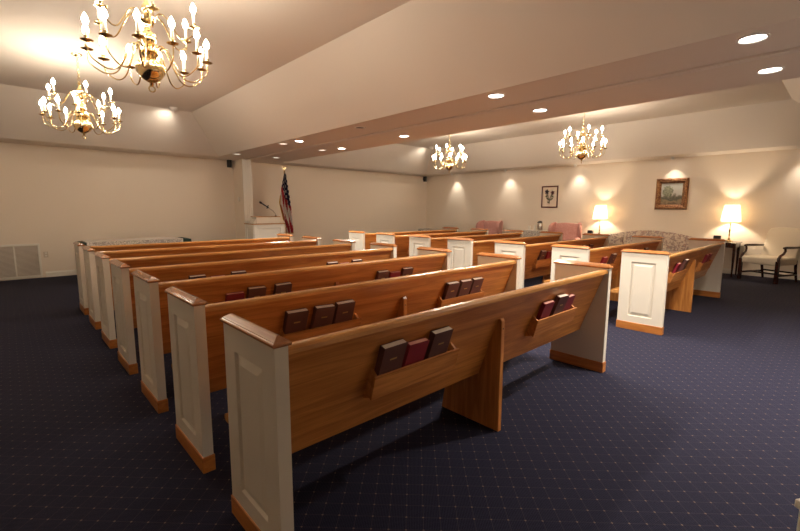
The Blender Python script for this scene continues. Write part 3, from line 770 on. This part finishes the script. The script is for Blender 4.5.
t = thing('wingback_chair', 'rose pink wingback armchair, right one, beneath the botanical print side', 'armchair', (11.28, 5.42, 0), R(-76), 'pink wingback chairs along the right wall'); wingback(t)
t['label'] = 'rose pink wingback armchair between the coffee table and the left lamp'
t2 = copy_tree(t); place(t2, (11.26, 8.02, 0), R(-90), 'rose pink wingback armchair farthest from camera, left of the botanical print')

# camelback sofa: front faces -X, built facing local -Y
t = thing('sofa', 'cream floral camelback sofa under the gold-framed landscape', 'sofa', (11.15, 3.31, 0), R(-90))
HW = 1.12
bm = nb(); bx(bm, -HW, HW, -.40, .40, .16, .33, .03, 2); obj('base', bm, M['floral'], t, smooth=60)
for k in range(3):
    a = -HW + .17 + k * (2 * HW - .34) / 3; bm = nb(); bx(bm, a + .004, a + (2 * HW - .34) / 3 - .004, -.42, .20, .33, .47, .04, 3); obj('seat_cushion', bm, M['floral'], t, smooth=60)
bm = nb(); pr = [(-HW + .05, .30), (-HW + .05, .80)]
for k in range(21):
    u = -1 + 2 * k / 20; pr.append(((HW - .07) * u, .79 + .155 * (math.cos(u * PI) * .5 + .5) ** .55))
pr += [(HW - .05, .80), (HW - .05, .30)]
bm = nb(); prism(bm, pr, 'y', .20, .36, .035, 3)
bmesh.ops.transform(bm, matrix=Matrix.Translation((0, .2, .3)) @ Matrix.Rotation(R(-10), 4, 'X') @ Matrix.Translation((0, -.2, -.3)), verts=bm.verts[:])
obj('backrest', bm, M['floral'], t, smooth=60)
for s in (-1, 1):
    bm = nb(); a, b = sorted(((HW - .13) * s, (HW + .02) * s)); bx(bm, a, b, -.38, .34, .30, .60, .03, 2)
    tube(bm, [((HW - .065) * s, -.40, .62), ((HW - .065) * s, .33, .66)], .088, 14); obj('arm', bm, M['floral'], t, smooth=60)
    for y in (-.34, .34):
        bm = nb(); tube(bm, [((HW - .1) * s, y, .17), ((HW - .1) * s, y, 0)], lambda q: .028 - .008 * q, 8); obj('leg', bm, M['mahog'], t, smooth=40)
def pillow(name, label, loc, rot, m, w=.46, h=.42, d=.14):
    bm = nb(); n = 12; rows = {}
    for side in (-1, 1):
        for i in range(n + 1):
            for j in range(n + 1):
                u, v = -1 + 2 * i / n, -1 + 2 * j / n
                b = ((1 - u ** 4) * (1 - v ** 4)) ** .5
                if b < 1e-6 and side == 1: rows[(side, i, j)] = rows[(-1, i, j)]; continue
                k = 1 - .06 * (u * u * v * v < .5 and 1 or 0) * 0
                rows[(side, i, j)] = bm.verts.new((u * w / 2, side * d / 2 * b, v * h / 2))
        for i in range(n):
            for j in range(n): bm.faces.new([rows[(side, *q)] for q in ((i, j), (i + 1, j), (i + 1, j + 1), (i, j + 1))])
    o = obj(name, bm, m, smooth=90); o.location = loc; o.rotation_euler = rot
    return tag(o, label, 'cushion')
pillow('throw_pillow', 'floral throw pillow leaning on the sofa\'s left arm', (11.10, 4.02, .65), (R(-14), R(6), R(-55)), M['floral'], .42, .29, .13)
pillow('throw_pillow', 'dark patterned throw pillow at the far left end of the sofa', (10.93, 4.19, .64), (R(-8), R(4), R(-12)), M['floraldark'], .24, .26, .10)

def table_lamp(loc, label):
    t = thing('table_lamp', label, 'lamp', loc, 0, 'brass table lamps with white shades')
    bm = nb(); bx(bm, -.065, .065, -.065, .065, 0, .02, .004); lathe(bm, [(.05, .02), (.045, .035), (.02, .05)], 16); obj('base', bm, M['brass'], t, smooth=40)
    bm = nb(); lathe(bm, [(.016, .045), (.024, .07), (.012, .09), (.011, .13), (.020, .15), (.012, .17), (.017, .24), (.024, .26), (.011, .28), (.009, .36), (.018, .37), (.018, .40), (.006, .42), (.006, .45)], 16); obj('stem', bm, M['brassd'], t, smooth=40)
    bm = nb(); n = 32; za, zb, ra, rb = .445, .80, .178, .132
    rr = []
    for (r, z) in ((ra, za), (rb, zb)):
        rr.append([bm.verts.new((r * math.cos(2 * PI * i / n), r * math.sin(2 * PI * i / n), z)) for i in range(n)])
    for i in range(n): bm.faces.new((rr[0][i], rr[0][(i + 1) % n], rr[1][(i + 1) % n], rr[1][i]))
    bmesh.ops.solidify(bm, geom=bm.faces[:], thickness=.0015)
    obj('lamp_shade', bm, M['shade'], t, smooth=40)
    bm = nb(); tube(bm, [(0, 0, .44), (0, 0, .50)], .012, 8); tube(bm, [(-.132, 0, .795), (0, 0, .775), (.132, 0, .795)], .002, 5); obj('harp', bm, M['brassd'], t)
    l = bpy.data.lights.new('lamp_bulb_light', 'POINT'); l.energy = 15; l.color = (1, .82, .60); l.shadow_soft_size = .035
    o = bpy.data.objects.new('lamp_bulb_light', l); C.objects.link(o); o.location = (loc[0], loc[1], loc[2] + .60)
t = thing('side_table', 'dark wood side table beside the cream armchair, lamp on top', 'table', (11.23, 1.60, 0)); table4(t, 0, .60, 0, .50, .735, M['mahog'], .026, .5)
table_lamp((11.62, 1.815, .735), 'lit table lamp on the dark side table, right of the sofa')
t = thing('side_table', 'dark side table with lamp, hidden between pink chair and sofa', 'table', (11.40, 4.47, 0)); table4(t, 0, .42, 0, .42, .735, M['mahog'], .024, .5)
table_lamp((11.62, 4.605, .735), 'lit table lamp between the pink wingback chair and the sofa')
def smallbox(label, loc, w=.11, d=.10, h=.10, rz=0):
    t = thing('tissue_box', label, 'box', loc, rz)
    bm = nb(); bx(bm, -d / 2, d / 2, -w / 2, w / 2, 0, h, .004); obj('case', bm, M['blackp'], t)
    bm = nb(); bx(bm, -.015, .015, -.035, .035, h, h + .002); obj('opening', bm, M['mahog'], t)
smallbox('black tissue box on the dark side table beside the right lamp', (11.32, 1.97, .735), .13, .10, .14)
smallbox('black tissue box beside the lamp at the pink wingback chair', (11.50, 4.79, .735), .12, .10, .14)

# coffee table between the pink chairs
t = thing('coffee_service_table', 'small table under a lace cloth between the pink chairs', 'table', (11.32, 6.07, 0)); table4(t, 0, .5, 0, .62, .80, M['mahog'])
tag(obj('lace_cloth', cloth_box(11.305, 11.835, 6.055, 6.705, .50, .808, .010, 30, 1), [M['lace'], M['lacetop']]), 'white lace cloth on the coffee table between pink chairs', 'tablecloth')
t = thing('airpot', 'steel coffee airpot with black top on the lace-covered table', 'airpot', (11.50, 6.26, .808))
bm = nb(); lathe(bm, [(.072, 0), (.074, .02), (.074, .20), (.060, .225)], 24); obj('body', bm, M['chrome'], t, smooth=40)
bm = nb(); lathe(bm, [(.060, .225), (.058, .25), (.045, .275), (.02, .285), (0, .285)], 20); tube(bm, [(0, 0, .255), (-.06, .02, .265), (-.10, .035, .235)], .013, 8); obj('lid', bm, M['blackp'], t, smooth=40)
bm = nb(); tube(bm, [(.0, .062, .235), (0, .085, .18), (0, .080, .06), (0, .07, .04)], .008, 6); obj('handle', bm, M['blackp'], t, smooth=40)
def cups(label, loc, h, r):
    t = thing('paper_cup_stack', label, 'cups', loc, 0)
    bm = nb(); pr = []
    n = 6
    for k in range(n): pr += [(r * .82, h * k / n), (r, h * (k + .9) / n)]
    lathe(bm, pr, 16); obj('cups', bm, M['cup'], t, smooth=30)
cups('taller white paper cup stack nearest the airpot', (11.50, 6.42, .808), .16, .038)
cups('white paper cup stack at the left end of the lace-covered coffee table', (11.50, 6.61, .808), .13, .045)
t = thing('corner_table', 'small round table under a lace cloth in the far corner', 'table', (11.28, 10.66, 0))
bm = nb(); lathe(bm, [(.28, .675), (.29, .685), (.28, .70)], 28); obj('tabletop', bm, M['mahog'], t, smooth=40)
bm = nb(); lathe(bm, [(.16, 0), (.15, .03), (.04, .06), (.03, .4), (.05, .5), (.03, .66)], 16); obj('pedestal', bm, M['mahog'], t, smooth=40)
bm = nb(); n = 48
rows = [[bm.verts.new((11.28, 10.66, .707))] * 1]
ringsv = []
for rr, z in ((.285, .707), (.297, .700), (.31, .60), (.335, .50)):
    ringsv.append([bm.verts.new((11.28 + (rr + (.012 * math.sin(i * 1.3) if z < .65 else 0)) * math.cos(2 * PI * i / n), 10.66 + (rr + (.012 * math.sin(i * 1.3) if z < .65 else 0)) * math.sin(2 * PI * i / n), z)) for i in range(n)])
for i in range(n): bm.faces.new((rows[0][0], ringsv[0][i], ringsv[0][(i + 1) % n]))
for a, b in zip(ringsv[:-1], ringsv[1:]):
    for i in range(n): bm.faces.new((a[i], b[i], b[(i + 1) % n], a[(i + 1) % n]))
tag(obj('round_lace_cloth', bm, M['lace']), 'white lace cloth over the small table in the far corner', 'tablecloth')

# ------------------------------------------------------------------ pictures
def frame_bm(y0, y1, z0, z1, w, d, prof=None):
    """frame moulding on the right wall; faces -X, outer rect y0..y1, z0..z1"""
    bm = nb(); rows = []
    for ins, dep in prof:
        x = X1 - dep
        rows.append([bm.verts.new(p) for p in ((x, y0 + ins, z0 + ins), (x, y1 - ins, z0 + ins), (x, y1 - ins, z1 - ins), (x, y0 + ins, z1 - ins))])
    for a, b in zip(rows[:-1], rows[1:]):
        for i in range(4): bm.faces.new((a[i], a[(i + 1) % 4], b[(i + 1) % 4], b[i]))
    return bm
t = thing('framed_print', 'botanical flower print in a thin red-brown frame on the right wall', 'picture', (0, 0, 0))
y0, y1, z0, z1 = 5.94, 6.45, 1.475, 2.115
obj('frame', frame_bm(y0, y1, z0, z1, .035, .03, [(0, 0), (0, .022), (.008, .03), (.018, .026), (.034, .014), (.036, 0.004)]), M['redframe'], t)
bm = nb(); bx(bm, X1 - .008, X1 - .004, y0 + .034, y1 - .034, z0 + .034, z1 - .034); mt = obj('mat_board', bm, M['mat'], t)
petal = mat('print_petal', (0.50, 0.22, 0.22), .8); pgreen = mat('print_leaf', (0.22, 0.26, 0.15), .8); pblue = mat('print_blue', (0.20, 0.17, 0.22), .8)
def blob(bm, cy, cz, ry, rz_, rot=0, n=12):
    vs = []
    for k in range(n):
        a = 2 * PI * k / n; u, v = ry * math.cos(a), rz_ * math.sin(a)
        vs.append(bm.verts.new((X1 - .0095, cy + u * math.cos(rot) - v * math.sin(rot), cz + u * math.sin(rot) + v * math.cos(rot))))
    bm.faces.new(vs)
cy, cz = (y0 + y1) / 2, (z0 + z1) / 2
for nm, m, items in (('blossom', petal, [(-.09, .12, .05, k * 1.25) for k in range(5)]), ('blossom', pblue, [(.09, .15, .055, k * 1.25 + .4) for k in range(5)])):
    bm = nb()
    for (dy, dz, r, a) in items: blob(bm, cy + dy + r * .7 * math.cos(a), cz + dz + r * .7 * math.sin(a), r * .7, r * .42, a)
    bmesh.ops.solidify(bm, geom=bm.faces[:], thickness=.0008); obj(nm, bm, m, mt)
bm = nb()
for (dy, dz, ry, rz_, a) in ((-.03, .0, .012, .12, .35), (.04, .0, .01, .13, -.35), (.05, -.06, .06, .022, .6), (-.06, -.07, .06, .022, -.6), (.0, -.13, .012, .08, 0), (.10, .02, .05, .02, -.4), (-.09, .01, .05, .018, .5), (.03, -.16, .045, .02, .3)):
    blob(bm, cy + dy, cz + dz, ry, rz_, a)
bmesh.ops.solidify(bm, geom=bm.faces[:], thickness=.0008); obj('foliage', bm, pgreen, mt)
t = thing('framed_painting', 'landscape painting in an ornate gold frame above the sofa', 'picture', (0, 0, 0))
y0, y1, z0, z1 = 2.71, 3.39, 1.435, 2.18
obj('frame', frame_bm(y0, y1, z0, z1, .11, .07, [(0, 0), (0, .03), (.01, .055), (.03, .07), (.05, .06), (.07, .062), (.09, .04), (.115, .022), (.12, .01)]), M['giltframe'], t)
bm = nb(); bx(bm, X1 - .016, X1 - .008, y0 + .115, y1 - .115, z0 + .115, z1 - .115); obj('canvas', bm, M['landscape'], t)

# near bottom right: corner of a cream painted stand
t = thing('painted_stand', 'cream painted stand cut off at the bottom right corner', 'stand', (1.585, .022, 0), R(-32))
bm = nb(); bx(bm, 0, .45, -.45, 0, 0, .58, .003); bx(bm, -.004, .454, -.454, .004, 0, .09, .002); obj('body', bm, M['white'], t)
bm = nb(); bx(bm, -.008, .458, -.458, .008, .575, .60, .004, 2); obj('top', bm, M['white'], t)

# ------------------------------------------------------------------ world, camera
w = bpy.data.worlds.new('World'); bpy.context.scene.world = w; w.use_nodes = True
w.node_tree.nodes['Background'].inputs[0].default_value = (0.05, 0.04, 0.035, 1); w.node_tree.nodes['Background'].inputs[1].default_value = 0.3
yaw, pit, rol = R(46.95), R(7.643), R(0.215)
fw = Vector((math.cos(yaw) * math.cos(pit), math.sin(yaw) * math.cos(pit), -math.sin(pit)))
rt = Vector((math.sin(yaw), -math.cos(yaw), 0)); up = rt.cross(fw)
Rr = rt * math.cos(rol) + up * math.sin(rol); Uu = -rt * math.sin(rol) + up * math.cos(rol)
cam = bpy.data.cameras.new('camera'); co = bpy.data.objects.new('camera', cam); C.objects.link(co)
mw = Matrix((Rr, Uu, -fw)).transposed().to_4x4(); mw.translation = Vector((0, 0, 1.418)); co.matrix_world = mw
cam.sensor_width = 36; cam.sensor_fit = 'HORIZONTAL'; cam.lens = 419.68 / 800 * 36; cam.clip_start = .05
bpy.context.scene.camera = co
sc = bpy.context.scene
sc.view_settings.view_transform = 'Standard'; sc.view_settings.look = 'None'; sc.view_settings.gamma = 1; sc.view_settings.use_curve_mapping = False
sc.view_settings.exposure = 1.2
sc.cycles.max_bounces = 8; sc.cycles.diffuse_bounces = 5
sc.cycles.sample_clamp_indirect = 6
